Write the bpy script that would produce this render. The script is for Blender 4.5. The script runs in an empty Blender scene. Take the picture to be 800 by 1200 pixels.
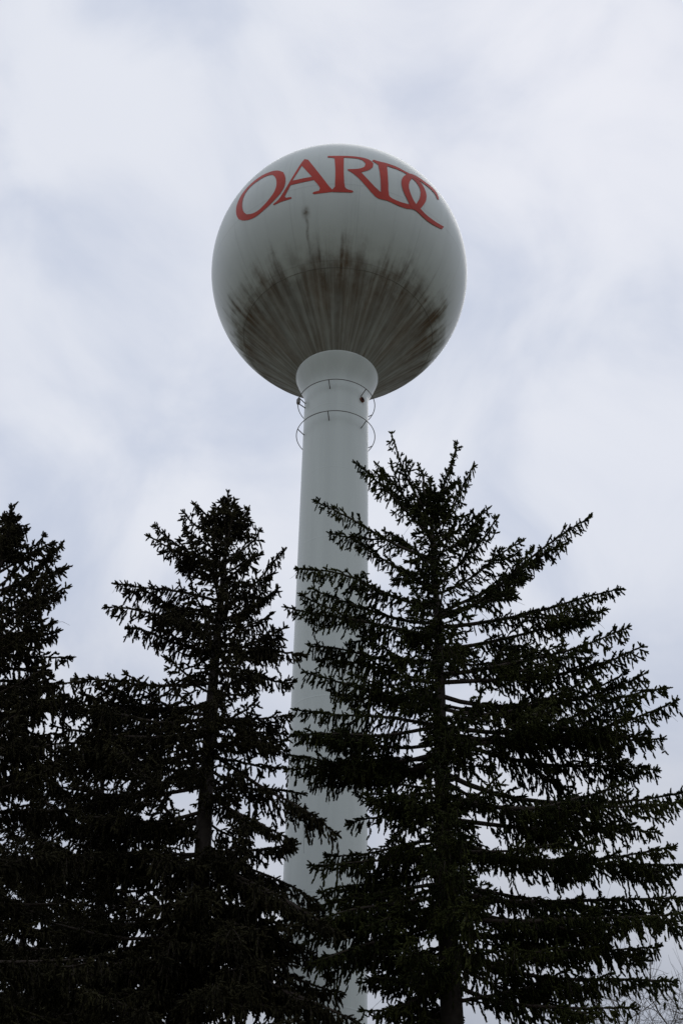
import bpy, bmesh, math, random
import numpy as np
from mathutils import Vector, Matrix
from mathutils.geometry import delaunay_2d_cdt

scene = bpy.context.scene
COL = scene.collection
R_ = math.radians

# ------------------------------------------------------------------ camera
F = 1400.0                       # focal length in pixels of the 800 x 1200 photograph
PITCH, ROLL = R_(37.2), R_(1.05)
EYE = Vector((0, 0, 1.6))
fwd = Vector((0, math.cos(PITCH), math.sin(PITCH)))
up0 = Vector((0, -math.sin(PITCH), math.cos(PITCH)))
rt0 = Vector((1, 0, 0))
RT = rt0 * math.cos(ROLL) + up0 * math.sin(ROLL)
UP = up0 * math.cos(ROLL) - rt0 * math.sin(ROLL)
cd = bpy.data.cameras.new("camera")
cam = bpy.data.objects.new("camera", cd)
COL.objects.link(cam)
m = Matrix((RT, UP, -fwd)).transposed().to_4x4()
m.translation = EYE
cam.matrix_world = m
cd.sensor_fit = 'VERTICAL'
cd.sensor_height = 36.0
cd.lens = F / 1200 * 36
cd.clip_start = 0.1
cd.clip_end = 6000
scene.camera = cam


def ray(px, py):
    return (fwd + RT * ((px - 400) / F) + UP * ((600 - py) / F)).normalized()


def at(px, py, D):
    """point seen at a pixel of the photograph, D metres away measured along the ground"""
    d = ray(px, py)
    return EYE + d * (D / math.hypot(d.x, d.y))


# ------------------------------------------------------------------ light
SUN_EL, SUN_AZ = R_(56), R_(14)          # azimuth from +Y towards +X: high, beyond the tower
world = bpy.data.worlds.new("World")
scene.world = world
world.use_nodes = True
nt = world.node_tree
N, Lk = nt.nodes, nt.links
N.clear()
out = N.new('ShaderNodeOutputWorld')
bg = N.new('ShaderNodeBackground')
bg.inputs['Strength'].default_value = 0.1
sky = N.new('ShaderNodeTexSky')
sky.sky_type = 'NISHITA'
sky.sun_disc = False
sky.sun_elevation = SUN_EL
sky.sun_rotation = SUN_AZ
tc = N.new('ShaderNodeTexCoord')
mp = N.new('ShaderNodeMapping')
mp.inputs['Location'].default_value = (3.22, 1.7, 0.36)
mp.inputs['Rotation'].default_value = (0.0, 0.0, 0.0)
mp.inputs['Scale'].default_value = (1.0, 1.0, 1.0)
n1 = N.new('ShaderNodeTexNoise')
n1.inputs['Scale'].default_value = 5.4
n1.inputs['Detail'].default_value = 8
n1.inputs['Roughness'].default_value = 0.5
n1.inputs['Distortion'].default_value = 0.5
r1 = N.new('ShaderNodeValToRGB')          # cloud tone: thin grey-blue undersides to bright white
r1.color_ramp.interpolation = 'EASE'
r1.color_ramp.elements[0].position = 0.30
r1.color_ramp.elements[0].color = (5.65, 6.2, 7.5, 1)
r1.color_ramp.elements[1].position = 0.64
r1.color_ramp.elements[1].color = (7.7, 7.98, 8.75, 1)
n2 = N.new('ShaderNodeTexNoise')
n2.inputs['Scale'].default_value = 2.1
n2.inputs['Detail'].default_value = 4
n2.inputs['Distortion'].default_value = 0.3
r2 = N.new('ShaderNodeMapRange')          # cover: the blue sky shows faintly through thin places
r2.inputs['From Min'].default_value = 0.36
r2.inputs['From Max'].default_value = 0.6
r2.inputs['To Min'].default_value = 0.90
r2.inputs['To Max'].default_value = 1.0
mx = N.new('ShaderNodeMix')
mx.data_type = 'RGBA'
Lk.new(tc.outputs['Generated'], mp.inputs['Vector'])
Lk.new(mp.outputs['Vector'], n1.inputs['Vector'])
Lk.new(mp.outputs['Vector'], n2.inputs['Vector'])
Lk.new(n1.outputs['Fac'], r1.inputs['Fac'])
Lk.new(n2.outputs['Fac'], r2.inputs['Value'])
Lk.new(r2.outputs['Result'], mx.inputs['Factor'])
Lk.new(sky.outputs['Color'], mx.inputs[6])
Lk.new(r1.outputs['Color'], mx.inputs[7])
# an overcast sky dims towards the horizon, the same all the way round
sx = N.new('ShaderNodeSeparateXYZ')
hz = N.new('ShaderNodeMapRange')
hz.interpolation_type = 'SMOOTHSTEP'
hz.inputs['From Min'].default_value = 0.0
hz.inputs['From Max'].default_value = 0.62
hz.inputs['To Min'].default_value = 0.48
hz.inputs['To Max'].default_value = 1.0
dim = N.new('ShaderNodeVectorMath')
dim.operation = 'SCALE'
Lk.new(tc.outputs['Generated'], sx.inputs[0])
Lk.new(sx.outputs['Z'], hz.inputs['Value'])
Lk.new(mx.outputs[2], dim.inputs[0])
Lk.new(hz.outputs['Result'], dim.inputs['Scale'])
Lk.new(dim.outputs[0], bg.inputs['Color'])
Lk.new(bg.outputs['Background'], out.inputs['Surface'])

sl = bpy.data.lights.new("sun", 'SUN')
sl.energy = 0.5
sl.angle = R_(35)
sl.color = (1.0, 0.97, 0.93)
so = bpy.data.objects.new("sun", sl)
COL.objects.link(so)
sdir = Vector((math.sin(SUN_AZ) * math.cos(SUN_EL), math.cos(SUN_AZ) * math.cos(SUN_EL), math.sin(SUN_EL)))
so.rotation_euler = sdir.to_track_quat('Z', 'Y').to_euler()
so.location = (0, 0, 80)

scene.view_settings.view_transform = 'Standard'
scene.view_settings.look = 'None'
scene.view_settings.exposure = 0.0
scene.view_settings.gamma = 1.0


# ------------------------------------------------------------------ helpers
def tag(o, label=None, cat=None, group=None, kind=None):
    for k, v in (('label', label), ('category', cat), ('group', group), ('kind', kind)):
        if v:
            o[k] = v
    return o


def link(name, me, parent=None, loc=None):
    o = bpy.data.objects.new(name, me)
    COL.objects.link(o)
    if parent:
        o.parent = parent
    if loc is not None:
        o.location = loc
    return o


def from_np(name, V, T, mats, matidx=None, smooth=False):
    """triangle mesh from arrays"""
    me = bpy.data.meshes.new(name)
    V = np.asarray(V, dtype=np.float32)
    T = np.asarray(T, dtype=np.int32)
    me.vertices.add(len(V))
    me.vertices.foreach_set('co', V.ravel())
    me.loops.add(T.size)
    me.loops.foreach_set('vertex_index', T.ravel())
    me.polygons.add(len(T))
    me.polygons.foreach_set('loop_start', np.arange(0, T.size, 3, dtype=np.int32))
    for mt in mats:
        me.materials.append(mt)
    if matidx is not None:
        me.polygons.foreach_set('material_index', np.asarray(matidx, dtype=np.int32))
    if smooth:
        me.polygons.foreach_set('use_smooth', np.ones(len(T), dtype=bool))
    me.update(calc_edges=True)
    me.validate()
    return me


def lathe(name, prof, mat, seg=128, smooth=True, close_bottom=False, close_top=False):
    bm = bmesh.new()
    rings = []
    for r, z in prof:
        if r < 1e-5:
            rings.append([bm.verts.new((0, 0, z))])
        else:
            rings.append([bm.verts.new((r * math.cos(2 * math.pi * i / seg), r * math.sin(2 * math.pi * i / seg), z)) for i in range(seg)])
    for a, b in zip(rings, rings[1:]):
        for i in range(seg):
            j = (i + 1) % seg
            if len(a) == 1:
                bm.faces.new((a[0], b[j], b[i]))
            elif len(b) == 1:
                bm.faces.new((a[i], a[j], b[0]))
            else:
                bm.faces.new((a[i], a[j], b[j], b[i]))
    if close_bottom and len(rings[0]) > 1:
        bm.faces.new(list(reversed(rings[0])))
    if close_top and len(rings[-1]) > 1:
        bm.faces.new(rings[-1])
    bmesh.ops.recalc_face_normals(bm, faces=bm.faces[:])
    me = bpy.data.meshes.new(name)
    bm.to_mesh(me)
    bm.free()
    if smooth:
        for p in me.polygons:
            p.use_smooth = True
    me.materials.append(mat)
    return me


def torus_mesh(name, Rr, r, mat, n=96, k=8):
    V, Tr = [], []
    for i in range(n):
        a = 2 * math.pi * i / n
        for j in range(k):
            b = 2 * math.pi * j / k
            q = Rr + r * math.cos(b)
            V.append((q * math.cos(a), q * math.sin(a), r * math.sin(b)))
    for i in range(n):
        for j in range(k):
            a, b = i * k + j, ((i + 1) % n) * k + j
            c, d = ((i + 1) % n) * k + (j + 1) % k, i * k + (j + 1) % k
            Tr += [(a, b, c), (a, c, d)]
    return from_np(name, V, Tr, [mat], smooth=True)


def tube_arrays(pts, rad, k):
    """(V, T) of a tube through pts with radii rad"""
    pts = np.asarray(pts, float)
    n = len(pts)
    tang = np.gradient(pts, axis=0)
    tang /= np.linalg.norm(tang, axis=1)[:, None] + 1e-9
    ref = np.tile(np.array([0.0, 0, 1]), (n, 1))
    bad = np.abs(tang[:, 2]) > 0.9
    if bad.mean() > 0.5:
        ref[:] = (1.0, 0, 0)
    u = np.cross(tang, ref)
    u /= np.linalg.norm(u, axis=1)[:, None] + 1e-9
    v = np.cross(tang, u)
    ang = np.arange(k) * 2 * np.pi / k
    rad = np.asarray(rad, float)[:, None, None]
    V = pts[:, None, :] + rad * (np.cos(ang)[None, :, None] * u[:, None, :] + np.sin(ang)[None, :, None] * v[:, None, :])
    V = V.reshape(-1, 3)
    T = []
    for i in range(n - 1):
        for j in range(k):
            a, b = i * k + j, i * k + (j + 1) % k
            c, d = a + k, b + k
            T += [(a, b, d), (a, d, c)]
    e = (n - 1) * k
    for j in range(1, k - 1):
        T.append((e, e + j, e + j + 1))
    return V, np.array(T, dtype=np.int32)


def rod(name, a, b, r, mat, parent, k=8):
    V, T = tube_arrays([a, (Vector(a) + Vector(b)) / 2, b], [r, r, r], k)
    return link(name, from_np(name, V, T, [mat], smooth=True), parent)


def new_mat(name):
    mt = bpy.data.materials.new(name)
    mt.use_nodes = True
    b = mt.node_tree.nodes['Principled BSDF']
    return mt, mt.node_tree.nodes, mt.node_tree.links, b


def simple_mat(name, col, rough=0.6, var=0.15, scale=3.0, metal=0.0, bump=0.0):
    mt, n, l, b = new_mat(name)
    t = n.new('ShaderNodeTexCoord')
    no = n.new('ShaderNodeTexNoise')
    no.inputs['Scale'].default_value = scale
    no.inputs['Detail'].default_value = 6
    rp = n.new('ShaderNodeValToRGB')
    rp.color_ramp.elements[0].position = 0.3
    rp.color_ramp.elements[1].position = 0.7
    rp.color_ramp.elements[0].color = [c * (1 - var) for c in col] + [1]
    rp.color_ramp.elements[1].color = [c * (1 + var) for c in col] + [1]
    l.new(t.outputs['Object'], no.inputs['Vector'])
    l.new(no.outputs['Fac'], rp.inputs['Fac'])
    l.new(rp.outputs['Color'], b.inputs['Base Color'])
    b.inputs['Roughness'].default_value = rough
    b.inputs['Metallic'].default_value = metal
    if bump:
        bp = n.new('ShaderNodeBump')
        bp.inputs['Strength'].default_value = bump
        bp.inputs['Distance'].default_value = 0.02
        l.new(no.outputs['Fac'], bp.inputs['Height'])
        l.new(bp.outputs['Normal'], b.inputs['Normal'])
    return mt


# ------------------------------------------------------------------ tower placement
RAD = 4.2
K = RAD / 7.0                                     # radius of the ball
d_c = ray(397.5, 323.5)
DIST = RAD / 0.1042
CEN = EYE + d_c * DIST
TX, TY, TZ = CEN
PSI = R_(45)                                  # the ball turns into a cone 44 degrees from its bottom
R_SH = 1.60 * K                                   # shaft radius
R_BELL = 2.10 * K


def on_ball(px, py):
    """direction (from the ball's centre) of the ball's surface point seen at a pixel"""
    d = ray(px, py)
    oc = EYE - CEN
    b = oc.dot(d)
    disc = b * b - (oc.dot(oc) - RAD * RAD)
    if disc <= 0:
        p = oc - d * b
        return p.normalized()
    return (oc + d * (-b - math.sqrt(disc))).normalized()


def azlat(v):
    return math.atan2(v.x, -v.y), math.asin(max(-1, min(1, v.z)))


# ------------------------------------------------------------------ tower materials
def math_node(n, l, op, a, b=None, c=None, clamp=False):
    q = n.new('ShaderNodeMath')
    q.operation = op
    q.use_clamp = clamp
    for i, s in enumerate((a, b, c)):
        if s is None:
            continue
        if isinstance(s, (int, float)):
            q.inputs[i].default_value = s
        else:
            l.new(s, q.inputs[i])
    return q.outputs[0]


PAINT = (0.595, 0.645, 0.61)


def smooth_range(n, l, v, a, b, lo=0.0, hi=1.0):
    q = n.new('ShaderNodeMapRange')
    q.interpolation_type = 'SMOOTHSTEP'
    for k, val in (('From Min', a), ('From Max', b), ('To Min', lo), ('To Max', hi)):
        if isinstance(val, (int, float)):
            q.inputs[k].default_value = val
        else:
            l.new(val, q.inputs[k])
    l.new(v, q.inputs['Value'])
    return q.outputs['Result']


def tank_material():
    mt, n, l, b = new_mat('tank_paint')
    t = n.new('ShaderNodeTexCoord')
    sep = n.new('ShaderNodeSeparateXYZ')
    l.new(t.outputs['Object'], sep.inputs[0])
    X, Y, Z = sep.outputs
    r2 = math_node(n, l, 'ADD', math_node(n, l, 'MULTIPLY', X, X), math_node(n, l, 'MULTIPLY', Y, Y))
    rr = math_node(n, l, 'SQRT', math_node(n, l, 'ADD', r2, 1e-4))
    psi = math_node(n, l, 'ARCTAN2', rr, math_node(n, l, 'MULTIPLY', Z, -1.0))      # angle from the bottom
    cx = math_node(n, l, 'DIVIDE', X, rr)
    cy = math_node(n, l, 'DIVIDE', Y, rr)

    def streak(k, zs, scale, detail, off=0.0):
        cmb = n.new('ShaderNodeCombineXYZ')
        l.new(math_node(n, l, 'MULTIPLY_ADD', cx, k, off), cmb.inputs[0])
        l.new(math_node(n, l, 'MULTIPLY_ADD', cy, k, off * 1.7), cmb.inputs[1])
        l.new(math_node(n, l, 'MULTIPLY', psi, zs), cmb.inputs[2])
        no = n.new('ShaderNodeTexNoise')
        no.inputs['Scale'].default_value = scale
        no.inputs['Detail'].default_value = detail
        no.inputs['Roughness'].default_value = 0.6
        l.new(cmb.outputs[0], no.inputs['Vector'])
        return no.outputs['Fac']

    s_edge = streak(7.0, 1.6, 1.0, 6, 3.3)
    s_fine = streak(17.0, 1.3, 1.0, 6, 9.1)
    s_mid = streak(5.0, 2.4, 1.0, 5, 21.0)
    s_blot = streak(7.0, 9.0, 1.0, 5, 40.0)
    # upper limit of the stain: ragged, pulled up by single runs
    e1 = smooth_range(n, l, s_edge, 0.34, 0.68, R_(49.0), R_(57.0))
    e2 = smooth_range(n, l, s_fine, 0.5, 0.8, 0.0, R_(8.5))
    e3 = smooth_range(n, l, s_blot, 0.3, 0.7, R_(-3), R_(3))
    edge = math_node(n, l, 'ADD', math_node(n, l, 'ADD', e1, e2), e3)
    dlt = math_node(n, l, 'SUBTRACT', edge, psi)
    m0 = smooth_range(n, l, dlt, R_(-8.0), R_(12.5))
    # darkest along the ragged edge, a little thinner further down
    band = smooth_range(n, l, psi, R_(22), R_(47), 0.74, 0.90)
    fine = smooth_range(n, l, s_fine, 0.32, 0.66, 0.69, 1.06)
    mid = smooth_range(n, l, s_mid, 0.3, 0.7, 0.80, 1.08)
    blt = smooth_range(n, l, s_blot, 0.3, 0.62, 0.84, 1.04)
    m1 = math_node(n, l, 'MULTIPLY', m0, math_node(n, l, 'MULTIPLY', math_node(n, l, 'MULTIPLY', band, blt), math_node(n, l, 'MULTIPLY', fine, mid)), clamp=True)
    # one blot with a long run below it, under the letters
    az0, lat0 = azlat(on_ball(358.5, 249))
    psi0 = lat0 + math.pi / 2
    az = math_node(n, l, 'ARCTAN2', X, math_node(n, l, 'MULTIPLY', Y, -1.0))
    da = math_node(n, l, 'ABSOLUTE', math_node(n, l, 'SUBTRACT', az, math_node(n, l, 'MULTIPLY_ADD', s_blot, 0.05, az0 - 0.025)))
    dp = math_node(n, l, 'SUBTRACT', psi, psi0)
    blot = math_node(n, l, 'MULTIPLY', smooth_range(n, l, da, 0.0, 0.042, 1, 0),
                     smooth_range(n, l, math_node(n, l, 'ABSOLUTE', dp), 0.0, 0.075, 1, 0))
    run = math_node(n, l, 'MULTIPLY', smooth_range(n, l, da, 0.002, 0.02, 0.5, 0),
                    math_node(n, l, 'MULTIPLY', smooth_range(n, l, dp, -0.01, 0.03, 1, 0), smooth_range(n, l, s_edge, 0.2, 0.5, 0.3, 1.0)))
    bn = n.new('ShaderNodeTexNoise')
    bn.inputs['Scale'].default_value = 9.0
    bn.inputs['Detail'].default_value = 4
    l.new(t.outputs['Object'], bn.inputs['Vector'])
    extra = math_node(n, l, 'MULTIPLY', math_node(n, l, 'MAXIMUM', math_node(n, l, 'MULTIPLY', blot, 0.8), run),
                      smooth_range(n, l, bn.outputs['Fac'], 0.30, 0.66, 0.55, 1.0))
    msk = math_node(n, l, 'MAXIMUM', m1, extra, clamp=True)
    # paint with a faint chalky mottling
    no = n.new('ShaderNodeTexNoise')
    no.inputs['Scale'].default_value = 0.77
    no.inputs['Detail'].default_value = 6
    l.new(t.outputs['Object'], no.inputs['Vector'])
    rp = n.new('ShaderNodeValToRGB')
    rp.color_ramp.elements[0].position = 0.3
    rp.color_ramp.elements[1].position = 0.75
    rp.color_ramp.elements[0].color = [c * 0.93 for c in PAINT] + [1]
    rp.color_ramp.elements[1].color = [c * 1.04 for c in PAINT] + [1]
    l.new(no.outputs['Fac'], rp.inputs['Fac'])
    # welded plate joints: twelve gores and three rings, hardly raised, with a little dirt along them
    fa = math_node(n, l, 'FRACT', math_node(n, l, 'MULTIPLY_ADD', az, 12 / (2 * math.pi), 0.23))
    da2 = math_node(n, l, 'MULTIPLY', math_node(n, l, 'ABSOLUTE', math_node(n, l, 'SUBTRACT', fa, 0.5)), rr)
    fl_ = math_node(n, l, 'FRACT', math_node(n, l, 'MULTIPLY_ADD', psi, 1 / R_(34), 0.09))
    dl2 = math_node(n, l, 'MULTIPLY', math_node(n, l, 'ABSOLUTE', math_node(n, l, 'SUBTRACT', fl_, 0.5)), RAD * R_(34) / 0.52)
    seam = math_node(n, l, 'MAXIMUM', smooth_range(n, l, da2, 0.008, 0.05, 1, 0), smooth_range(n, l, dl2, 0.012, 0.07, 1, 0))
    # faint runs of dirt and faded patches over the whole shell
    run2 = smooth_range(n, l, s_fine, 0.45, 0.75, 1.0, 0.90)
    dirt = math_node(n, l, 'MULTIPLY', math_node(n, l, 'MULTIPLY_ADD', seam, -0.10, 1.0), run2)
    vm = n.new('ShaderNodeVectorMath')
    vm.operation = 'SCALE'
    l.new(rp.outputs['Color'], vm.inputs[0])
    l.new(dirt, vm.inputs['Scale'])
    # stain colour: brown black with a rusty cast in places
    rs = n.new('ShaderNodeValToRGB')
    rs.color_ramp.elements[0].position = 0.3
    rs.color_ramp.elements[1].position = 0.75
    rs.color_ramp.elements[0].color = (0.064, 0.043, 0.027, 1)
    rs.color_ramp.elements[1].color = (0.175, 0.124, 0.080, 1)
    l.new(s_mid, rs.inputs['Fac'])
    mix = n.new('ShaderNodeMix')
    mix.data_type = 'RGBA'
    l.new(msk, mix.inputs['Factor'])
    l.new(vm.outputs[0], mix.inputs[6])
    l.new(rs.outputs['Color'], mix.inputs[7])
    l.new(mix.outputs[2], b.inputs['Base Color'])
    l.new(smooth_range(n, l, msk, 0.0, 0.7, 0.34, 0.95), b.inputs['Roughness'])
    l.new(smooth_range(n, l, msk, 0.0, 0.8, 0.5, 0.1), b.inputs['Specular IOR Level'])
    bp = n.new('ShaderNodeBump')
    bp.inputs['Strength'].default_value = 0.16
    bp.inputs['Distance'].default_value = 0.05
    l.new(math_node(n, l, 'MULTIPLY_ADD', seam, 0.22, no.outputs['Fac']), bp.inputs['Height'])
    l.new(bp.outputs['Normal'], b.inputs['Normal'])
    return mt


def shaft_material():
    mt, n, l, b = new_mat('shaft_paint')
    t = n.new('ShaderNodeTexCoord')
    sep = n.new('ShaderNodeSeparateXYZ')
    l.new(t.outputs['Object'], sep.inputs[0])
    cmb = n.new('ShaderNodeCombineXYZ')
    l.new(math_node(n, l, 'MULTIPLY', sep.outputs[0], 3.0), cmb.inputs[0])
    l.new(math_node(n, l, 'MULTIPLY', sep.outputs[1], 3.0), cmb.inputs[1])
    l.new(math_node(n, l, 'MULTIPLY', sep.outputs[2], 0.12), cmb.inputs[2])
    no = n.new('ShaderNodeTexNoise')
    no.inputs['Scale'].default_value = 1.0
    no.inputs['Detail'].default_value = 6
    l.new(cmb.outputs[0], no.inputs['Vector'])
    rp = n.new('ShaderNodeValToRGB')
    rp.color_ramp.elements[0].position = 0.3
    rp.color_ramp.elements[1].position = 0.7
    rp.color_ramp.elements[0].color = [c * 0.94 for c in PAINT] + [1]
    rp.color_ramp.elements[1].color = [c * 1.05 for c in PAINT] + [1]
    l.new(no.outputs['Fac'], rp.inputs['Fac'])
    l.new(rp.outputs['Color'], b.inputs['Base Color'])
    b.inputs['Roughness'].default_value = 0.36
    # plate joints every 2.4 m, as slight welded ridges
    fr = math_node(n, l, 'FRACT', math_node(n, l, 'DIVIDE', sep.outputs[2], 2.4))
    dj = math_node(n, l, 'ABSOLUTE', math_node(n, l, 'SUBTRACT', fr, 0.5))
    ridge = smooth_range(n, l, dj, 0.0, 0.012, 1, 0)
    bp = n.new('ShaderNodeBump')
    bp.inputs['Strength'].default_value = 0.14
    bp.inputs['Distance'].default_value = 0.02
    l.new(ridge, bp.inputs['Height'])
    l.new(bp.outputs['Normal'], b.inputs['Normal'])
    return mt


M_TANK = tank_material()
M_SHAFT = shaft_material()
M_RED = simple_mat('red_paint', (0.51, 0.050, 0.028), 0.5, 0.14, 1.6)
M_RED.node_tree.nodes['Principled BSDF'].inputs['Specular IOR Level'].default_value = 0.25
M_STEEL = simple_mat('painted_steel', (0.19, 0.18, 0.17), 0.5, 0.3, 6)
M_RUST = simple_mat('rusty_steel', (0.16, 0.05, 0.025), 0.8, 0.5, 14)
M_BLACK = simple_mat('dark_opening', (0.012, 0.010, 0.010), 0.9, 0.2, 5)
M_BLACK.node_tree.nodes['Principled BSDF'].inputs['Specular IOR Level'].default_value = 0.0
M_CONC = simple_mat('concrete', (0.32, 0.31, 0.29), 0.9, 0.2, 2, bump=0.4)
M_SEAM = simple_mat('weld_seam', (0.17, 0.16, 0.14), 0.6, 0.5, 2.5)

# ------------------------------------------------------------------ ground
def ground():
    mt, n, l, b = new_mat('grass_ground')
    t = n.new('ShaderNodeTexCoord')
    a = n.new('ShaderNodeTexNoise')
    a.inputs['Scale'].default_value = 0.25
    a.inputs['Detail'].default_value = 8
    c = n.new('ShaderNodeTexNoise')
    c.inputs['Scale'].default_value = 30
    c.inputs['Detail'].default_value = 5
    l.new(t.outputs['Object'], a.inputs['Vector'])
    l.new(t.outputs['Object'], c.inputs['Vector'])
    rp = n.new('ShaderNodeValToRGB')
    rp.color_ramp.elements[0].color = (0.050, 0.046, 0.024, 1)
    rp.color_ramp.elements[1].color = (0.135, 0.120, 0.066, 1)
    e = math_node(n, l, 'MULTIPLY_ADD', a.outputs['Fac'], 0.5, math_node(n, l, 'MULTIPLY', c.outputs['Fac'], 0.5))
    l.new(e, rp.inputs['Fac'])
    l.new(rp.outputs['Color'], b.inputs['Base Color'])
    b.inputs['Roughness'].default_value = 0.95
    bp = n.new('ShaderNodeBump')
    bp.inputs['Strength'].default_value = 0.6
    bp.inputs['Distance'].default_value = 0.05
    l.new(c.outputs['Fac'], bp.inputs['Height'])
    l.new(bp.outputs['Normal'], b.inputs['Normal'])
    S = 3000
    me = bpy.data.meshes.new('ground')
    me.from_pydata([(-S, -S, 0), (S, -S, 0), (S, S, 0), (-S, S, 0)], [], [(0, 1, 2, 3)])
    me.materials.append(mt)
    tag(link('ground', me), kind='structure')


ground()

# ------------------------------------------------------------------ water tower
tower = link('water_tower', None, loc=(TX, TY, 0))
tag(tower, 'tall pale grey ball shaped water tower with red lettering and a dark stained underside', 'water tower')

# ball with a conical bottom (object origin at the ball's centre)
prof = []
zc_, rc_ = -RAD * math.cos(PSI), RAD * math.sin(PSI)
slope = math.tan(PSI)                          # rise over run of the cone
for i in range(13):
    r = R_BELL * 0.9 + (rc_ - R_BELL * 0.9) * i / 12
    prof.append((r, zc_ - (rc_ - r) * slope))
NS = 72
for i in range(1, NS + 1):
    a = PSI + (math.pi - PSI) * i / NS
    prof.append((max(0.0, RAD * math.sin(a)) if i < NS else 0.0, -RAD * math.cos(a)))
link('tank', lathe('tank', prof, M_TANK, 192), tower, (0, 0, TZ))
link('weld_seam', torus_mesh('weld_seam', rc_ - 0.001, 0.007, M_SEAM, 160, 6), tower, (0, 0, TZ + zc_))

Z_BELL = TZ + zc_ - (rc_ - R_BELL) * slope     # where the flared neck meets the cone
Z_NECK = Z_BELL - 1.55 * K
bell = []
for i in range(21):
    t_ = i / 20
    z = Z_NECK + (Z_BELL - Z_NECK) * t_
    k = t_ * t_ * (3 - 2 * t_)
    bell.append((R_SH + 0.001 + (R_BELL - R_SH) * (0.42 * k + 0.58 * t_ ** 1.6), z))
bell.append((R_BELL * 0.97, Z_BELL + 0.12 * K))
link('flared_neck', lathe('flared_neck', bell, M_SHAFT, 128), tower)
link('shaft', lathe('shaft', [(R_SH + 0.8, 0.35), (R_SH + 0.45, 1.4), (R_SH + 0.18, 2.6), (R_SH + 0.05, 3.8), (R_SH, 5.0)] +
                    [(R_SH, 5 + (Z_NECK - 5) * i / 20) for i in range(1, 21)], M_SHAFT, 128), tower)
link('foundation', lathe('foundation', [(2.6, -0.3), (2.6, 0.30), (2.54, 0.36), (0, 0.36)], M_CONC, 96, False), tower)

# painters' rings on slanted brackets
RING_R = 1.93 * K
ring_me = torus_mesh('painters_ring', RING_R, 0.0125, M_STEEL, 96, 8)
Z_R2 = at(392.5, 512.0, math.hypot(TX, TY)).z
Z_R1 = at(394, 475.5, math.hypot(TX, TY)).z
for zr, azs in ((Z_R1, (-74, -11.5, 49, 109, 169, 229)), (Z_R2, (-74, -11.5, 50, 109, 169, 229))):
    ring = link('painters_ring', ring_me, tower, (0, 0, zr))
    for a in azs:
        a = R_(a)
        ux, uy = math.sin(a), -math.cos(a)
        rod('bracket', (ux * RING_R, uy * RING_R, 0), (ux * (R_SH - 0.02), uy * (R_SH - 0.02), -0.33 * K), 0.0145, M_STEEL, ring)

# small rusted vent opening in the neck, right of the centre
def vent():
    a = R_(51)
    ux, uy = math.sin(a), -math.cos(a)
    p = Vector((ux * (R_SH - 0.05), uy * (R_SH - 0.05), at(425, 465.5, math.hypot(TX, TY) - 1.2 * K).z))
    f = link('vent_pipe', lathe('vent_pipe', [(0.085, -0.05), (0.085, 0.10), (0.068, 0.10), (0.068, -0.02)], M_RUST, 20), tower, p)
    f.rotation_euler = Vector((ux, uy, 0.0)).to_track_quat('Z', 'Y').to_euler()
    link('pipe_mouth', lathe('pipe_mouth', [(0.068, 0.085), (0.0, 0.085)], M_BLACK, 20), f)


vent()

# small obstruction lamp (unlit) on the upper ring, left
def lamp():
    a = R_(-74)
    ux, uy = math.sin(a), -math.cos(a)
    p = Vector((ux * (RING_R + 0.02), uy * (RING_R + 0.02), Z_R1 - 0.20))
    o = link('obstruction_lamp', lathe('obstruction_lamp', [(0.0, -0.04), (0.05, -0.04), (0.058, 0.0), (0.058, 0.11), (0.036, 0.155), (0.0, 0.16)], M_STEEL, 16), tower, p)
    rod('lamp_arm', (0, 0, -0.03), (-ux * 0.23, -uy * 0.23, -0.16), 0.016, M_STEEL, o)
    rod('lamp_hanger', (0, 0, 0.14), (0, 0, 0.21), 0.015, M_STEEL, o)


lamp()

# ------------------------------------------------------------------ red lettering on the ball
def zA(pts): return [(265 + x / 10, 170 + y / 10) for x, y in pts]
def zB(pts): return [(330 + x / 8, 170 + y / 8) for x, y in pts]
def zC(pts): return [(420 + x / 7.273, 170 + y / 7.273) for x, y in pts]


O_out = zA([(620, 300), (670, 320), (695, 370), (697, 440), (680, 500), (640, 565), (580, 632), (520, 695), (440, 765), (360, 835), (280, 875), (200, 887), (150, 872), (122, 825), (116, 760), (130, 690), (165, 610), (212, 540), (275, 470), (345, 408), (435, 348), (520, 313), (570, 301)])
O_in = zA([(545, 350), (580, 380), (592, 430), (588, 490), (560, 560), (500, 640), (440, 710), (370, 775), (300, 808), (240, 812), (205, 785), (188, 730), (190, 670), (205, 610), (235, 550), (290, 485), (360, 430), (430, 385), (490, 358)])
A_out = [(356.9, 186.6), (361.2, 187.5), (371.2, 200), (380, 211.2), (385, 218), (389.6, 222.6), (389.6, 225.0), (378, 226.3), (367.5, 227.7), (366, 226.5), (367.5, 225), (373.7, 223.5), (374.9, 220.6), (372.5, 216.2), (367.5, 211.2), (354, 213.9), (340.6, 217.1), (335.3, 227), (333.6, 230.6), (335, 231.8), (341.0, 231.0), (342.0, 232.0), (341, 233.2), (330, 236.2), (321.5, 240.4), (319.8, 239.6), (325, 235.5), (329, 230.5), (336, 219), (344, 205.5), (353, 191)]
A_in = [(353.7, 194.4), (365.6, 207.2), (353.7, 209.4), (342.5, 211.9)]
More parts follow.
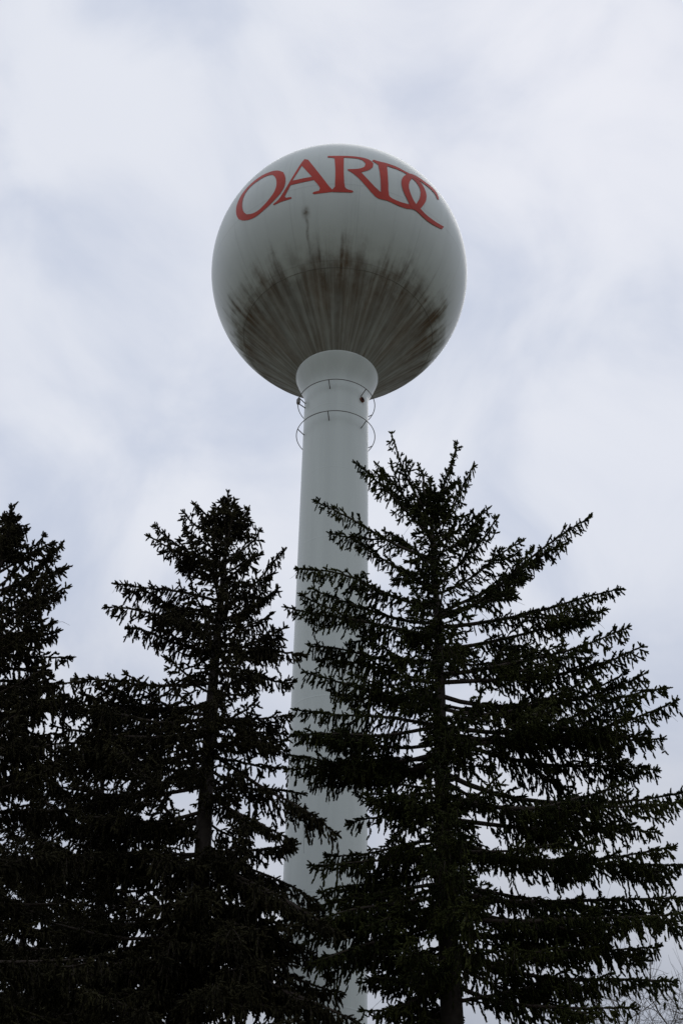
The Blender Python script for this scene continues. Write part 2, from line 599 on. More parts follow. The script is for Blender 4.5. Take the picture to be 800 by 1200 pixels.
R_out = [(384, 183.1), (392.5, 182.9), (405, 182.9), (417.5, 183.7), (426.9, 185.4), (433.7, 187.9), (437.2, 192), (436.5, 196.1), (432.4, 199.6), (425.5, 201.3), (423.0, 202.2), (431, 210.6), (440.6, 220.9), (447.5, 226.6), (447.5, 233.6), (442.7, 233), (436.5, 227.7), (428.2, 217.6), (420, 208.7), (413, 203), (406.8, 199.4), (407.5, 198.5), (421.2, 198.1), (426.9, 195.6), (428.1, 191.9), (425, 188.1), (417.5, 185.8), (402.8, 184.9), (402.5, 201.2), (403.5, 218.7), (406.2, 221.9), (413.1, 223.5), (413.9, 224.6), (412.5, 225.8), (390, 225.2), (389, 222.6), (392.3, 219), (393.1, 201.2), (391.9, 186), (389, 184.9), (383.9, 184.8)]
D_out = zC([(115, 138), (125, 127), (180, 144), (240, 157), (330, 189), (400, 229), (450, 253), (500, 290), (550, 350), (578, 420), (572, 480), (545, 520), (520, 547), (485, 560), (455, 547), (400, 543), (330, 516), (250, 476), (186, 462), (190, 405), (185, 260), (165, 168)])
D_in = zC([(240, 180), (330, 210), (385, 237), (440, 270), (500, 330), (528, 390), (522, 450), (500, 490), (482, 512), (430, 506), (400, 500), (340, 482), (270, 450), (253, 420), (250, 290)])
C_out = zC([(446, 246), (500, 272), (560, 314), (620, 358), (657, 400), (676, 440), (682, 468), (668, 464), (652, 422), (608, 374), (550, 328), (495, 292), (460, 280), (435, 305), (422, 350), (440, 420), (480, 500), (525, 545), (570, 595), (650, 655), (722, 697), (706, 718), (630, 682), (560, 632), (490, 562), (455, 547), (430, 500), (410, 460), (380, 400), (362, 340), (365, 290), (390, 260), (425, 247)])


def densify(pts, step=1.2):
    o = []
    n = len(pts)
    for i in range(n):
        a, b = pts[i], pts[(i + 1) % n]
        k = max(1, int(math.hypot(b[0] - a[0], b[1] - a[1]) / step))
        for j in range(k):
            o.append((a[0] + (b[0] - a[0]) * j / k, a[1] + (b[1] - a[1]) * j / k))
    return o


def rounded(pts):
    """one corner-cutting pass that leaves sharp corners alone"""
    o = []
    n = len(pts)
    for i in range(n):
        p, q, r = Vector(pts[i - 1]), Vector(pts[i]), Vector(pts[(i + 1) % n])
        a, b = q - p, r - q
        if a.length > 0.3 and b.length > 0.3 and a.angle(b) < R_(38):
            o += [tuple(q + (p - q) * 0.25), tuple(q + (r - q) * 0.25)]
        else:
            o.append(tuple(q))
    return o


def letter(name, outer, inner, lift):
    polys = [densify(rounded(outer))] + ([densify(rounded(inner))] if inner else [])
    uv, faces = [], []
    for pl in polys:
        ids = []
        for p in pl:
            a, la = azlat(on_ball(*p))
            ids.append(len(uv))
            uv.append(Vector((a, la)))
        ar = sum(uv[ids[i - 1]].x * uv[ids[i]].y - uv[ids[i]].x * uv[ids[i - 1]].y for i in range(len(ids)))
        faces.append(ids if ar > 0 else ids[::-1])
    lo = Vector((min(p.x for p in uv), min(p.y for p in uv)))
    hi = Vector((max(p.x for p in uv), max(p.y for p in uv)))
    st = 0.022
    verts = list(uv)
    i = lo.x
    while i < hi.x:
        j = lo.y
        while j < hi.y:
            verts.append(Vector((i + st * 0.37, j + st * 0.41)))
            j += st
        i += st
    V, E, Fc, ov, oe, of = delaunay_2d_cdt(verts, [], faces, 0, 1e-6)
    tris = [f for f, s in zip(Fc, of) if 0 in s and 1 not in s]
    rr = RAD + lift
    P = [(rr * math.cos(v.y) * math.sin(v.x), -rr * math.cos(v.y) * math.cos(v.x), rr * math.sin(v.y)) for v in V]
    used = sorted({i for f in tris for i in f})
    mp_ = {k: i for i, k in enumerate(used)}
    T = []
    for f in tris:
        T.append([mp_[i] for i in f])
    T = np.array(T)
    VV = np.array([P[i] for i in used])
    nrm = np.cross(VV[T[:, 1]] - VV[T[:, 0]], VV[T[:, 2]] - VV[T[:, 0]])
    flip = (nrm * VV[T[:, 0]]).sum(1) < 0
    T[flip] = T[flip][:, ::-1]
    link(name, from_np(name, VV, T, [M_RED], smooth=True), tower, (0, 0, TZ))


for nm, o_, i_, lf in (('letter_o', O_out, O_in, 0.008), ('letter_a', A_out, A_in, 0.008), ('letter_r', R_out, None, 0.011),
                       ('letter_d', D_out, D_in, 0.014), ('letter_c', C_out, None, 0.017)):
    letter(nm, o_, i_, lf)


# ------------------------------------------------------------------ spruces
def needle_material(name, dark, light):
    mt, n, l, b = new_mat(name)
    t = n.new('ShaderNodeTexCoord')
    no = n.new('ShaderNodeTexNoise')
    no.inputs['Scale'].default_value = 2.2
    no.inputs['Detail'].default_value = 4
    l.new(t.outputs['Object'], no.inputs['Vector'])
    rp = n.new('ShaderNodeValToRGB')
    rp.color_ramp.elements[0].position = 0.35
    rp.color_ramp.elements[1].position = 0.68
    rp.color_ramp.elements[0].color = dark + (1,)
    rp.color_ramp.elements[1].color = light + (1,)
    l.new(no.outputs['Fac'], rp.inputs['Fac'])
    l.new(rp.outputs['Color'], b.inputs['Base Color'])
    b.inputs['Roughness'].default_value = 0.85
    b.inputs['Specular IOR Level'].default_value = 0.08
    return mt


M_NEEDLE_A = needle_material('needles_green', (0.017, 0.022, 0.008), (0.064, 0.070, 0.021))
M_NEEDLE_B = needle_material('needles_brownish', (0.020, 0.018, 0.011), (0.048, 0.044, 0.020))
M_BARK = simple_mat('spruce_bark', (0.036, 0.028, 0.022), 0.9, 0.4, 9, bump=0.8)
M_TWIG = simple_mat('twig_bark', (0.040, 0.028, 0.020), 0.85, 0.3, 12)
M_GREY_BARK = simple_mat('grey_bark', (0.12, 0.105, 0.09), 0.9, 0.3, 8, bump=0.5)


def twig_template(seed):
    """needle covered shoot: a slim three sided core with flat needle tufts pointing forward"""
    rg = np.random.default_rng(seed)
    V, T = [], []
    lv = ((0.0, 0.36), (0.42, 0.74), (0.85, 0.52))
    for t, r in lv:
        for j in range(3):
            a = 2 * math.pi * j / 3 + t * 2
            V.append((r * math.cos(a), r * math.sin(a), t))
    V.append((0, 0, 1.0))
    for i in range(2):
        for j in range(3):
            a, b = i * 3 + j, i * 3 + (j + 1) % 3
            T += [(a, b, b + 3), (a, b + 3, a + 3)]
    for j in range(3):
        T.append((6 + j, 6 + (j + 1) % 3, 9))
    for q in range(10):
        t = 0.04 + 0.9 * q / 10 + rg.uniform(-0.03, 0.03)
        a = q * 2.4 + rg.uniform(-0.4, 0.4)
        ca, sa = math.cos(a), math.sin(a)
        i0 = len(V)
        w = rg.uniform(0.14, 0.24)
        V.append((0.25 * ca - w * sa, 0.25 * sa + w * ca, t))
        V.append((0.25 * ca + w * sa, 0.25 * sa - w * ca, t + 0.05))
        rr = rg.uniform(0.75, 1.12)
        V.append((rr * ca, rr * sa, t + rg.uniform(0.10, 0.2)))
        T.append((i0, i0 + 1, i0 + 2))
    return np.array(V), np.array(T, dtype=np.int32)


TWIGS = [twig_template(s) for s in range(4)]


class Spray:
    """collects the wood tubes and needle shoots of one branch"""
    def __init__(self):
        self.V, self.T, self.M, self.n = [], [], [], 0
        self.tw = []

    def tube(self, pts, rad, k):
        V, T = tube_arrays(pts, rad, k)
        self.V.append(V); self.T.append(T + self.n); self.M.append(np.zeros(len(T), int)); self.n += len(V)

    def shoot(self, p, d, ln, r):
        self.tw.append((p[0], p[1], p[2], d[0], d[1], d[2], ln * 0.90, r))

    def mesh(self, name, mats, rng):
        if self.tw:
            A = np.array(self.tw)
            D = A[:, 3:6] / (np.linalg.norm(A[:, 3:6], axis=1)[:, None] + 1e-9)
            ref = np.where(np.abs(D[:, 2:3]) > 0.9, np.array([[1.0, 0, 0]]), np.array([[0, 0, 1.0]]))
            U = np.cross(D, ref); U /= np.linalg.norm(U, axis=1)[:, None]
            W = np.cross(D, U)
            which = rng.integers(0, 4, len(A))
            rot = rng.uniform(0, 6.28, len(A))
            for q in range(4):
                s = np.where(which == q)[0]
                if not len(s):
                    continue
                tv, tt = TWIGS[q]
                c, sn = np.cos(rot[s])[:, None], np.sin(rot[s])[:, None]
                x = tv[None, :, 0] * c - tv[None, :, 1] * sn
                y = tv[None, :, 0] * sn + tv[None, :, 1] * c
                P = (A[s, None, 0:3] + (x * A[s, 7:8])[..., None] * U[s, None, :] + (y * A[s, 7:8])[..., None] * W[s, None, :]
                     + (tv[None, :, 2] * A[s, 6:7])[..., None] * D[s, None, :])
                k = len(tv)
                T = tt[None] + (np.arange(len(s)) * k)[:, None, None] + self.n
                self.V.append(P.reshape(-1, 3)); self.T.append(T.reshape(-1, 3)); self.M.append(np.ones(len(s) * len(tt), int))
                self.n += len(s) * k
        return from_np(name, np.concatenate(self.V), np.concatenate(self.T), mats, np.concatenate(self.M))


def grow_limb(name, P0, P1, sag, rng, mats, dens=1.0, bare=0.18, width=None, rb=None, tw=1.0, droop=1.0, hang=None, into=None, forks=None):
    """one spruce limb from P0 to P1: wood, side branchlets, hanging needle shoots"""
    P0, P1 = np.array(P0, float), np.array(P1, float)
    L = np.linalg.norm(P1 - P0)
    sp = into or Spray()
    n = 11
    t = np.linspace(0, 1, n)
    h = P1 - P0
    side = np.cross(h, (0, 0, 1.0)); side /= np.linalg.norm(side) + 1e-9
    wob = rng.normal(0, 0.03 * L, 2)
    pts = P0 + h * t[:, None]
    pts[:, 2] += -sag * L * np.sin(np.pi * t ** 0.85) + 0.012 * L * np.sin(7 * t + rng.uniform(0, 6)) * t * (1 - t) * 3
    pts += side * (wob[0] * np.sin(np.pi * t) + wob[1] * np.sin(2 * np.pi * t))[:, None]
    rb = rb or (0.010 + 0.0085 * L)
    sp.tube(pts, rb * (1 - t) ** 0.8 + 0.005, 5)
    seg = np.concatenate([[0], np.cumsum(np.linalg.norm(np.diff(pts, axis=0), axis=1))])

    def P(s):
        return np.array([np.interp(s * seg[-1], seg, pts[:, k]) for k in range(3)])
    W = width or min(0.62, 0.15 + 0.13 * L)
    step = 0.067 / dens
    s = bare * L + rng.uniform(0, step)
    TR = 0.0265 * tw
    hang = min(1.0, 0.15 + L / 3.0) if hang is None else hang
    alt = 1
    while s < L * 0.995:
        u = s / L
        p = P(u)
        T = P(min(1, u + 0.03)) - P(max(0, u - 0.03)); T /= np.linalg.norm(T)
        S = np.cross(T, (0, 0, 1.0)); S /= np.linalg.norm(S) + 1e-9
        Uv = np.cross(S, T)
        # shoots on the limb itself: under it and a few upright ones on its crest
        if u > bare + 0.05:
            if rng.random() < 0.9:
                d = T * rng.uniform(0.0, 0.6) + S * rng.normal(0, 0.35) - np.array((0, 0, 1.0)) * droop
                sp.shoot(p, d, rng.uniform(0.10, 0.25), TR * rng.uniform(0.75, 1.1))
            if rng.random() < 0.30:
                d = T * rng.uniform(0.3, 1.0) + S * rng.normal(0, 0.4) + Uv * rng.uniform(0.5, 1.1)
                sp.shoot(p, d, rng.uniform(0.06, 0.13), TR * rng.uniform(0.7, 1.0))
            sp.shoot(p, T + rng.normal(0, 0.12, 3), step * 1.9, TR * 1.05)
        # side branchlets, alternately left and right
        alt = -alt
        env = min(1.0, (u - bare) / 0.22 + 0.25) * (1 - u) ** 0.65 + 0.10
        ls = W * env * rng.uniform(0.65, 1.25)
        if ls > 0.07 and rng.random() < 0.93:
            a = R_(rng.uniform(38, 68))
            d = T * math.cos(a) + S * alt * math.sin(a) + np.array((0, 0, 1.0)) * rng.uniform(-0.35, 0.18)
            d /= np.linalg.norm(d)
            q0 = p
            q1 = p + d * ls * 0.55 + np.array((0, 0, -0.05 * ls * droop))
            q2 = p + d * ls + np.array((0, 0, -0.26 * ls * droop * rng.uniform(0.4, 1.4)))
            if ls > 0.2:
                sp.tube([q0, q1, q2], [0.008, 0.006, 0.003], 3)
            ns = max(1, int(ls / 0.056))
            for k in range(ns):
                w = (k + rng.uniform(0.1, 0.9)) / ns
                pp = q0 * (1 - w) ** 2 + 2 * q1 * w * (1 - w) + q2 * w * w
                dd = q1 * (1 - w) * 1 + q2 * w - q0 * (1 - w) - q1 * w
                dd /= np.linalg.norm(dd) + 1e-9
                if w > 0.15:
                    sp.shoot(pp, dd + rng.normal(0, 0.1, 3), 0.13, TR)
                r_ = rng.random()
                if r_ < 0.72:
                    d3 = dd * rng.uniform(0.1, 0.6) + rng.normal(0, 0.24, 3) + np.array((0, 0, -1.0)) * droop * rng.uniform(0.6, 1.2)
                    sp.shoot(pp, d3, rng.uniform(0.09, 0.24), TR * rng.uniform(0.75, 1.1))
                elif r_ < 0.86:
                    d3 = dd * 0.8 + rng.normal(0, 0.5, 3) + np.array((0, 0, 0.35))
                    sp.shoot(pp, d3, rng.uniform(0.07, 0.13), TR * rng.uniform(0.7, 1.0))
            for k in range(3):
                sp.shoot(q2, d + rng.normal(0, 0.45, 3) + np.array((0, 0, -0.1)), rng.uniform(0.08, 0.14), TR * 0.9)
        # pendulous branchlets: strings of needles hanging from the limb and its side branches
        if u > bare + 0.06 and rng.random() < 0.80:
            pp = p + S * alt * ls * rng.uniform(0.0, 0.7) if ls > 0.07 else p
            hl = hang * rng.uniform(0.14, 0.52) * (1.1 - 0.6 * u)
            if hl > 0.08:
                d = np.array((rng.normal(0, 0.14), rng.normal(0, 0.14), -1.0)) + T * 0.22
                e = pp + d * hl
                sp.tube([pp, (pp + e) / 2 + T * 0.02, e], [0.005, 0.004, 0.002], 3)
                k = max(1, int(hl / 0.075))
                for q in range(k):
                    w = (q + 0.3) / k
                    if rng.random() < 0.88:
                        sp.shoot(pp + (e - pp) * w, d + rng.normal(0, 0.16, 3), 0.125, TR * rng.uniform(0.85, 1.15))
                    if rng.random() < 0.5:
                        sp.shoot(pp + (e - pp) * w, d + rng.normal(0, 0.55, 3), rng.uniform(0.07, 0.14), TR * rng.uniform(0.7, 1.0))
        # now and then a bare dead twig
        if rng.random() < 0.07:
            d = T * 0.5 + S * rng.normal(0, 0.6) - np.array((0, 0, 0.9))
            e = p + d * rng.uniform(0.15, 0.4)
            sp.tube([p, (p + e) / 2 + rng.normal(0, 0.02, 3), e], [0.004, 0.003, 0.002], 3)
        s += step * rng.uniform(0.8, 1.2)
    # lesser limbs forking off
    if into is None and L > 1.2:
        for q in range(int(0.6 + L * 0.4 + rng.random()) if forks is None else forks):
            u = rng.uniform(0.22, 0.72)
            T = P(u + 0.03) - P(u - 0.03); T /= np.linalg.norm(T)
            S = np.cross(T, (0, 0, 1.0)); S /= np.linalg.norm(S) + 1e-9
            a = R_(rng.uniform(20, 48))
            d = T * math.cos(a) + S * rng.choice((-1, 1)) * math.sin(a) + np.array((0, 0, rng.uniform(-0.38, 0.16)))
            l2 = (0.2 + 0.45 * (1 - u)) * L * rng.uniform(0.5, 0.95)
            grow_limb('', P(u), P(u) + d * l2, rng.uniform(-0.03, 0.08), rng, mats, dens=dens, bare=0.12, tw=tw, droop=droop, hang=hang, into=sp, rb=rb * 0.5)
    T = P(1.0) - P(0.95); T /= np.linalg.norm(T)
    for k in range(6):
        sp.shoot(P(1.0) - T * 0.03, T * 0.9 + rng.normal(0, 0.5, 3) + np.array((0, 0, 0.15)), rng.uniform(0.07, 0.14), TR * 0.9)
    return sp.mesh(name, mats, rng) if into is None else None


VARIANTS = {}


def variant_set(key, mats, seed):
    """shared limbs of several lengths, growing along +X from the origin"""
    rng = np.random.default_rng(seed)
    out_ = []
    for L in (0.6, 0.95, 1.4, 1.9, 2.5, 3.1, 3.8):
        for q in range(2):
            out_.append((L, grow_limb('branch', (0, 0, 0), (L, 0, 0), rng.uniform(0.02, 0.08) if L > 1 else 0.02, rng, mats, dens=0.8, bare=0.10, hang=min(0.7, 0.1 + L / 4))))
    VARIANTS[key] = out_


variant_set('green', [M_TWIG, M_NEEDLE_A], 11)
variant_set('brown', [M_TWIG, M_NEEDLE_B], 12)


def trunk_mesh(name, pts, rads, mat, k=10):
    pts = np.array(pts)
    V, T = tube_arrays(pts, rads, k)
    return from_np(name, V, T, [mat], smooth=True)


def spruce(label, low, high, D, top_r, env, limbs, seed, key, mats, z_from=2.6, step=0.40, per=4.4, fill=0.85, fl=1.0, fr=1.0, near=1.6, group=None, skip=None):
    """low/high: two pixels of the photograph on the trunk's axis; env: (height above eye, reach) pairs"""
    rng = np.random.default_rng(seed)
    a, b = at(low[0], low[1], D), at(high[0], high[1], D)
    ax = (b - a) / (b.z - a.z)                                    # the trunk's lean per metre of height
    base = a - ax * a.z
    root = tag(link('spruce_tree', None, loc=base), label, 'tree', group)
    H = b.z
    def axis(z): return np.array(ax * z)
    zs = np.linspace(-0.2, H, 26)
    pts = np.array([axis(z) for z in zs]); 
    wig = np.stack([np.sin(zs * 0.9 + seed) * 0.03, np.cos(zs * 0.7 + seed) * 0.03, zs * 0], 1)
    pts += wig * np.linspace(0, 1, 26)[:, None]
    rb = 0.0125 * H + 0.04
    rads = rb * (1 - np.clip(zs, 0, H) / H) ** 0.85 + 0.012
    rads[:2] *= 1.25
    link('trunk', trunk_mesh('trunk', pts, rads, M_BARK), root)
    # the leader: a needle covered top shoot
    sp = Spray()
    sp.tube([axis(H - 0.3), axis(H - 0.05), axis(H + 0.12)], [0.013, 0.01, 0.004], 4)
    for k in range(26):
        z = H - 0.35 + 0.5 * k / 26
        d = np.array((rng.normal(), rng.normal(), 0.0)); d /= np.linalg.norm(d)
        sp.shoot(axis(z), d * (1.1 if k < 20 else 0.5) + np.array((0, 0, 0.6)), rng.uniform(0.08, 0.16), 0.027)
    for q in range(4):
        zz = H - 0.22 - 0.2 * q
        for k in range(5):
            a = k * 1.2566 + q * 0.6 + rng.normal(0, 0.2)
            l_ = (0.14 + 0.11 * q) * rng.uniform(0.8, 1.2)
            p0 = axis(zz)
            grow_limb('', p0, p0 + np.array((math.cos(a) * 0.72, math.sin(a) * 0.72, 0.62)) * l_, 0.02, rng, mats, bare=0.03, into=sp)
    link('leader', sp.mesh('leader', mats, rng), root)
    hs = [e[0] + EYE.z for e in env]; rs = [e[1] for e in env]
    o_ = np.argsort(hs); hs = np.array(hs)[o_]; rs = np.array(rs)[o_]
    # limbs whose outline the photograph shows
    for lb in limbs:
        tx, ty, yb, dd = lb[:4]
        sag = lb[4] if len(lb) > 4 else 0.06
        wf = lb[5] if len(lb) > 5 else None
        tip = at(tx, ty, D + dd)
        # height on the trunk seen at row yb
        za = (at(low[0] + (high[0] - low[0]) * (yb - low[1]) / (high[1] - low[1]), yb, D)).z
        p0 = axis(min(za, H - 0.15))
        link('branch', grow_limb('branch', p0, np.array(tip - base), sag + rng.normal(0, 0.025), rng, mats, dens=rng.uniform(0.8, 1.05), width=wf, droop=1.15, hang=(0.45 if ty < 660 else rng.uniform(0.7, 1.5))), root)
    # the rest of the whorls
    z = z_from
    VS = VARIANTS[key]
    ph = rng.uniform(0, 6.28)
    while z < H - 0.7:
        rel = (H - z) / H
        nb = int(per + rng.uniform(-0.5, 1.2))
        if z < 7.4 and limbs:
            nb += 2
        ph += 2.4
        nn = int(near + rng.random())
        for k in range(nb + nn):
            az = ph + 2 * math.pi * k / nb + rng.normal(0, 0.22)
            if k >= nb:
                az = -math.pi / 2 + rng.uniform(-0.9, 0.9)
            R = np.interp(z, hs, rs) * fill * (fl + (fr - fl) * (0.5 + 0.5 * math.cos(az))) * rng.uniform(0.62, 1.06)
            if R < 0.3:
                R = 0.3
            zz = z + rng.uniform(-0.15, 0.15)
            if skip and skip(zz, az):
                continue
            elev = np.interp(rel, [0.0, 0.08, 0.2, 0.4, 0.8], [58, 42, 18, -2, -14]) + rng.normal(0, 8)
            if k >= nb:
                R *= rng.uniform(0.4, 0.8)
            Lr = R / max(0.4, math.cos(R_(elev)))
            room = H - 0.15 - R * (0.25 + 0.75 * max(0.0, -math.sin(az))) - zz
            if elev > 0 and Lr * math.sin(R_(elev)) > room:
                Lr = max(0.22, room / math.sin(R_(elev)))
            cand = sorted(range(len(VS)), key=lambda i: abs(VS[i][0] - Lr) + 0.05 * rng.random())[:2]
            Lv, me = VS[cand[int(rng.integers(0, 2))]]
            o = link('branch', me, root, Vector(axis(min(zz, H - 0.2))))
            o.rotation_euler = (rng.normal(0, 0.12), -R_(elev), az)
            s = Lr / Lv
            o.scale = (s, min(1.15, max(0.85, s)), min(1.1, max(0.9, s)))
        z += step * rng.uniform(0.85, 1.15)
    return root


rg = random.Random(5)
G = 'spruces standing in front of the water tower'
matA, matB = [M_TWIG, M_NEEDLE_A], [M_TWIG, M_NEEDLE_B]

right_limbs = [
    # tip x, tip y, row of its base on the trunk, depth offset, sag
    (458, 507, 622, -0.5, 0.02, 0.20), (535, 520, 610, 0.15, 0.03, 0.22), (555, 545, 622, -0.1, 0.05, 0.24), (572, 596, 640, -0.4, 0.02, 0.3),
    (490, 545, 590, 0.3, 0.02, 0.2), (582, 607, 690, -0.3, 0.05, 0.35), (690, 606, 725, -0.3, 0.06, 0.42), (640, 645, 720, 0.5, 0.05),
    (728, 690, 735, -0.1, 0.03, 0.36), (706, 715, 760, 0.7, 0.05), (752, 757, 800, -0.5, 0.08), (756, 789, 815, 0.3, 0.06), (735, 735, 790, -0.9, 0.06),
    (778, 806, 860, -0.6, 0.08), (790, 822, 870, -0.1, 0.09), (776, 866, 850, 0.5, 0.05), (767, 902, 860, 0.9, 0.05), (700, 790, 830, -1.0),
    (815, 925, 905, -0.3, 0.08), (800, 940, 930, -0.9, 0.08), (768, 975, 960, 0.8, 0.05), (787, 993, 980, -0.7, 0.08), (812, 1012, 990, 0.2, 0.06),
    (818, 1052, 1040, 0.3, 0.05), (800, 1070, 1070, -0.8, 0.06), (790, 1150, 1120, -0.4, 0.05), (770, 1110, 1090, 0.7, 0.05), (740, 1180, 1150, -0.6),
    (369, 587, 655, -0.5, 0.0, 0.32), (416, 542, 630, -0.4, 0.0, 0.26), (440, 543, 615, 0.1, 0.02, 0.22), (416, 634, 690, 0.2, 0.03, 0.32),
    (450, 622, 665, 0.5, -0.02, 0.25), (349, 667, 710, -0.3, 0.02, 0.36), (366, 690, 730, 0.6, 0.03), (335, 712, 745, -0.5, 0.02, 0.38), (362, 757, 775, 0.3, 0.02, 0.3),
    (389, 773, 800, 0.9, 0.03), (356, 787, 815, -0.4, 0.03, 0.36), (348, 832, 850, -0.2, 0.03), (352, 860, 870, -0.8, 0.04), (338, 885, 890, 0.2, 0.04), (375, 893, 890, 0.8),
    (406, 966, 935, 0.4, 0.02, 0.3), (430, 930, 925, -0.9, 0.03), (382, 1004, 985, 0.0, 0.02, 0.36), (364, 1014, 1000, -0.4, 0.04, 0.36), (347, 1069, 1035, 0.3, -0.06, 0.5), (338, 1092, 1050, -0.8, -0.03), (352, 1108, 1070, 0.5, -0.03), (362, 1130, 1080, -1.2, -0.02), (336, 902, 885, -0.3, 0.02, 0.4), (362, 908, 880, 0.6, 0.0), (345, 862, 850, -1.0, 0.02), (375, 1045, 1020, 0.8, 0.0),
    (498, 606, 660, -1.0, 0.0, 0.3), (515, 650, 705, -1.2, 0.0, 0.3), (486, 640, 690, -1.0, 0.0, 0.3), (490, 700, 760, -1.5), (530, 740, 800, -1.7), (500, 790, 850, -1.8), (540, 835, 900, -2.0), (512, 890, 955, -2.0), (535, 945, 1015, -2.2), (505, 1000, 1070, -2.2), (548, 1060, 1130, -2.2),
    (365, 1085, 1060, -0.5, 0.0), (380, 1120, 1085, -0.2, 0.0), (430, 1150, 1110, 0.4), (425, 1185, 1150, -0.5), (455, 1000, 985, 0.8), (460, 1080, 1060, -0.8),
]
spruce('largest dark green spruce right of the tower with forked spreading top shoots', (525, 1100), (505, 570), 18.0, 0, 
       [(14.6, .3), (13.7, 0.7), (12.4, 1.5), (11, 2.7), (9.5, 3.3), (8, 3.7), (5, 4.0), (0, 4.0)], right_limbs, 3, 'green', matA, group=G, fl=0.52, fr=0.90, per=2.5, near=1.0)

left_limbs = [
    (227, 590, 625, 0.2, 0.02, 0.22), (215, 600, 640, -0.3, 0.03, 0.25), (181, 616, 660, 0.2, 0.05, 0.28), (175, 629, 665, -0.4, 0.05, 0.28),
    (290, 605, 640, 0.3, 0.03, 0.22), (305, 621, 665, -0.2, 0.05, 0.28), (300, 650, 680, 0.4, 0.04, 0.3), (333, 645, 712, -0.2, 0.12, 0.28), (325, 690, 725, 0.4, 0.05),
    (137, 684, 705, -0.2, 0.02, 0.32), (165, 690, 720, 0.5, 0.03), (124, 711, 735, -0.4, 0.02, 0.32), (150, 735, 765, 0.6, 0.03), (334, 735, 765, -0.5, 0.05), (318, 720, 750, 0.2, 0.04),
    (355, 768, 765, -0.2, 0.0, 0.38), (345, 800, 790, 0.4, 0.02), (305, 790, 800, -0.8), (90, 795, 800, -0.2, 0.03, 0.36), (110, 820, 820, 0.6), (75, 830, 840, -0.6, 0.04),
    (340, 838, 845, -0.2, 0.05), (336, 880, 860, -0.6, 0.03), (330, 860, 850, 0.6, 0.03), (395, 978, 880, -0.2, -0.02, 0.42), (355, 930, 900, 0.3, 0.06, 0.25), (345, 985, 930, -0.7, 0.0),
    (60, 880, 880, -0.3), (72, 818, 825, 0.3), (62, 850, 850, -0.8), (105, 850, 845, 0.6), (400, 1095, 1010, -0.6, -0.02), (370, 1060, 985, 0.5, -0.01), (385, 1130, 1040, 0.3, -0.02), (45, 920, 920, 0.3), (70, 960, 950, -0.7), (320, 1058, 990, 0.2, 0.0), (345, 1070, 1000, -0.3, 0.02), (290, 990, 960, 0.8),
    (255, 640, 690, -0.9, 0.0, 0.28), (265, 690, 740, -1.1), (240, 720, 762, -1.1), (250, 810, 862, -1.4), (330, 1050, 1010, -1.0), (345, 1110, 1060, 0.2), (310, 1090, 1050, -1.2), (345, 1165, 1120, 0.3), (180, 1000, 1010, -1.2), (150, 1060, 1060, -1.0), (190, 1120, 1130, -1.5), (120, 1000, 1000, -0.4), (10, 960, 960, 0.5),
    (230, 1045, 1065, -1.5), (272, 1085, 1095, -1.8), (200, 1100, 1115, -1.4), (300, 1130, 1130, -1.4), (338, 1180, 1150, -0.8), (255, 1150, 1175, -1.9), (285, 1010, 1000, -1.0), (345, 1085, 1040, -0.6), (400, 1165, 1090, 0.4),
    (382, 1188, 1080, -0.3, -0.02, 0.45), (440, 1210, 1100, -0.5, -0.02, 0.45), (330, 1120, 1070, 0.4), (40, 1010, 1000, -0.5), (60, 1080, 1070, 0.4), (30, 1130, 1120, -0.4), (300, 1160, 1120, -0.8), (100, 1160, 1140, -0.8),
]
spruce('narrow pointed dark spruce left of the tower shaft with its bare trunk showing', (237, 1000), (267, 582), 17.0, 0,
       [(13.2, .25), (12.5, .85), (11.1, 1.5), (9.5, 2.0), (8, 2.5), (5, 3.1), (0, 3.2)], left_limbs, 8, 'brown', matB, group=G, fl=1.0, fr=0.62, per=3.2, near=1.7)

far_limbs = [
    (27, 627, 660, 0.2, 0.05, 0.22), (52, 627, 690, -0.2, 0.08, 0.25), (73, 637, 700, 0.2, 0.08, 0.25), (71, 668, 715, -0.3, 0.08, 0.26), (80, 688, 725, 0.1, 0.06, 0.28),
    (62, 729, 745, 0.4, 0.06, 0.28), (67, 740, 755, -0.2, 0.05, 0.3), (82, 771, 765, 0.0, 0.0, 0.34), (55, 790, 800, 0.5), (75, 815, 815, -0.3, 0.03), (70, 860, 860, 0.3), (92, 835, 830, 0.4), (85, 800, 800, 0.7), (100, 870, 865, -0.8), (95, 900, 890, -0.4),
    (90, 950, 940, 0.4), (110, 1000, 990, -0.3), (100, 1060, 1050, 0.3), (130, 1120, 1110, -0.3), (120, 1180, 1170, 0.2),
]
spruce('dark brownish spruce cut off by the left edge of the picture', (-79, 1000), (14, 600), 16.0, 0,
       [(12.4, .25), (11, 1.0), (9, 1.5), (7, 2.1), (5, 2.6), (0, 2.8)], far_limbs, 21, 'brown', matB, group=G, per=4.2)

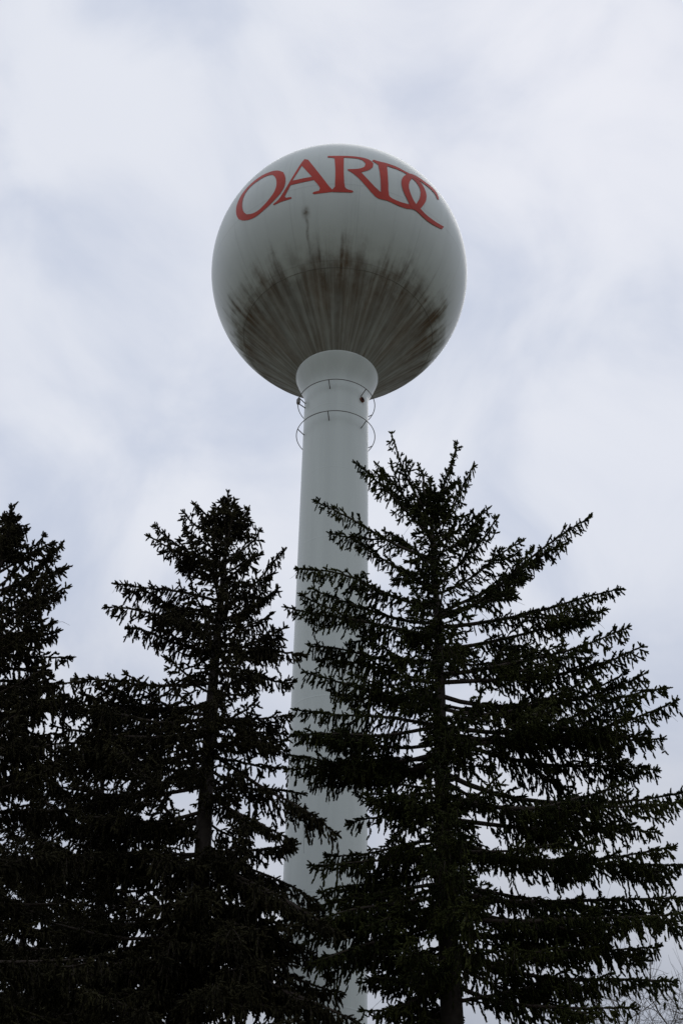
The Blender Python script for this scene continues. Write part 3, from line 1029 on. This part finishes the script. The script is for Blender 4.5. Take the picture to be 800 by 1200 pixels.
# two lower spruces standing behind the front ones on the left
spruce('lower spruce half hidden between the two left hand spruces', (118, 1150), (122, 838), 23.0, 0,
       [(12.4, .3), (11, 1.2), (9.5, 1.8), (8, 2.4), (5, 3.2), (0, 3.4)], [], 33, 'brown', matB, group=G, step=0.40, per=5.8)


spruce('spruce deep in the dark mass at the lower left corner', (20, 1150), (50, 930), 27.0, 0,
       [(13, .3), (10, 2.2), (8, 3.0), (5, 3.6), (0, 3.8)], [], 36, 'brown', matB, group=G, step=0.5, per=5.5)


# ------------------------------------------------------------------ bare deciduous tree behind, at the right edge
def bare_tree():
    rng = np.random.default_rng(4)
    base = at(912, 1150, 31.0)
    base.z = 0
    H = at(850, 1120, 31.0).z
    root = tag(link('bare_tree', None, loc=base), 'leafless thin twigged tree behind the big spruce at the lower right', 'tree')
    zs = np.linspace(-0.2, H * 0.72, 12)
    tr = np.stack([np.sin(zs * 0.5) * 0.12, np.cos(zs * 0.4) * 0.1 - 0.1, zs], 1)
    link('trunk', trunk_mesh('trunk', tr, 0.20 * (1 - zs.clip(0) / H) + 0.03, M_GREY_BARK, 10), root)

    def twigs(sp, p, d, L, r, depth):
        n = 5
        pts = [p]
        q, dd = p.copy(), d.copy()
        for i in range(n - 1):
            dd = dd + rng.normal(0, 0.10, 3) + np.array((0, 0, 0.04)); dd /= np.linalg.norm(dd)
            q = q + dd * L / (n - 1)
            pts.append(q)
        sp.tube(pts, np.linspace(r, r * 0.45, n), 5 if depth > 2 else 3)
        if depth == 0:
            return
        for i in range(1, n):
            for _ in range(2 if i < n - 1 else 3):
                s = rng.normal(0, 0.6, 3)
                nd = dd * 0.8 + s; nd /= np.linalg.norm(nd)
                twigs(sp, pts[i], nd, L * rng.uniform(0.45, 0.68), r * 0.42 if i < n - 1 else r * 0.5, depth - 1)
    for k in range(9):
        z = H * (0.34 + 0.38 * k / 8)
        i = np.argmin(np.abs(zs - z))
        a = k * 2.4
        sp = Spray()
        L = (H - z) * rng.uniform(0.62, 0.8)
        twigs(sp, np.array([tr[i][0], tr[i][1], z]), np.array((math.cos(a) * 0.65, math.sin(a) * 0.65, 0.75)), L, 0.055, 3 if k < 13 else 2)
        link('branch', sp.mesh('branch', [M_GREY_BARK], rng), root)


bare_tree()
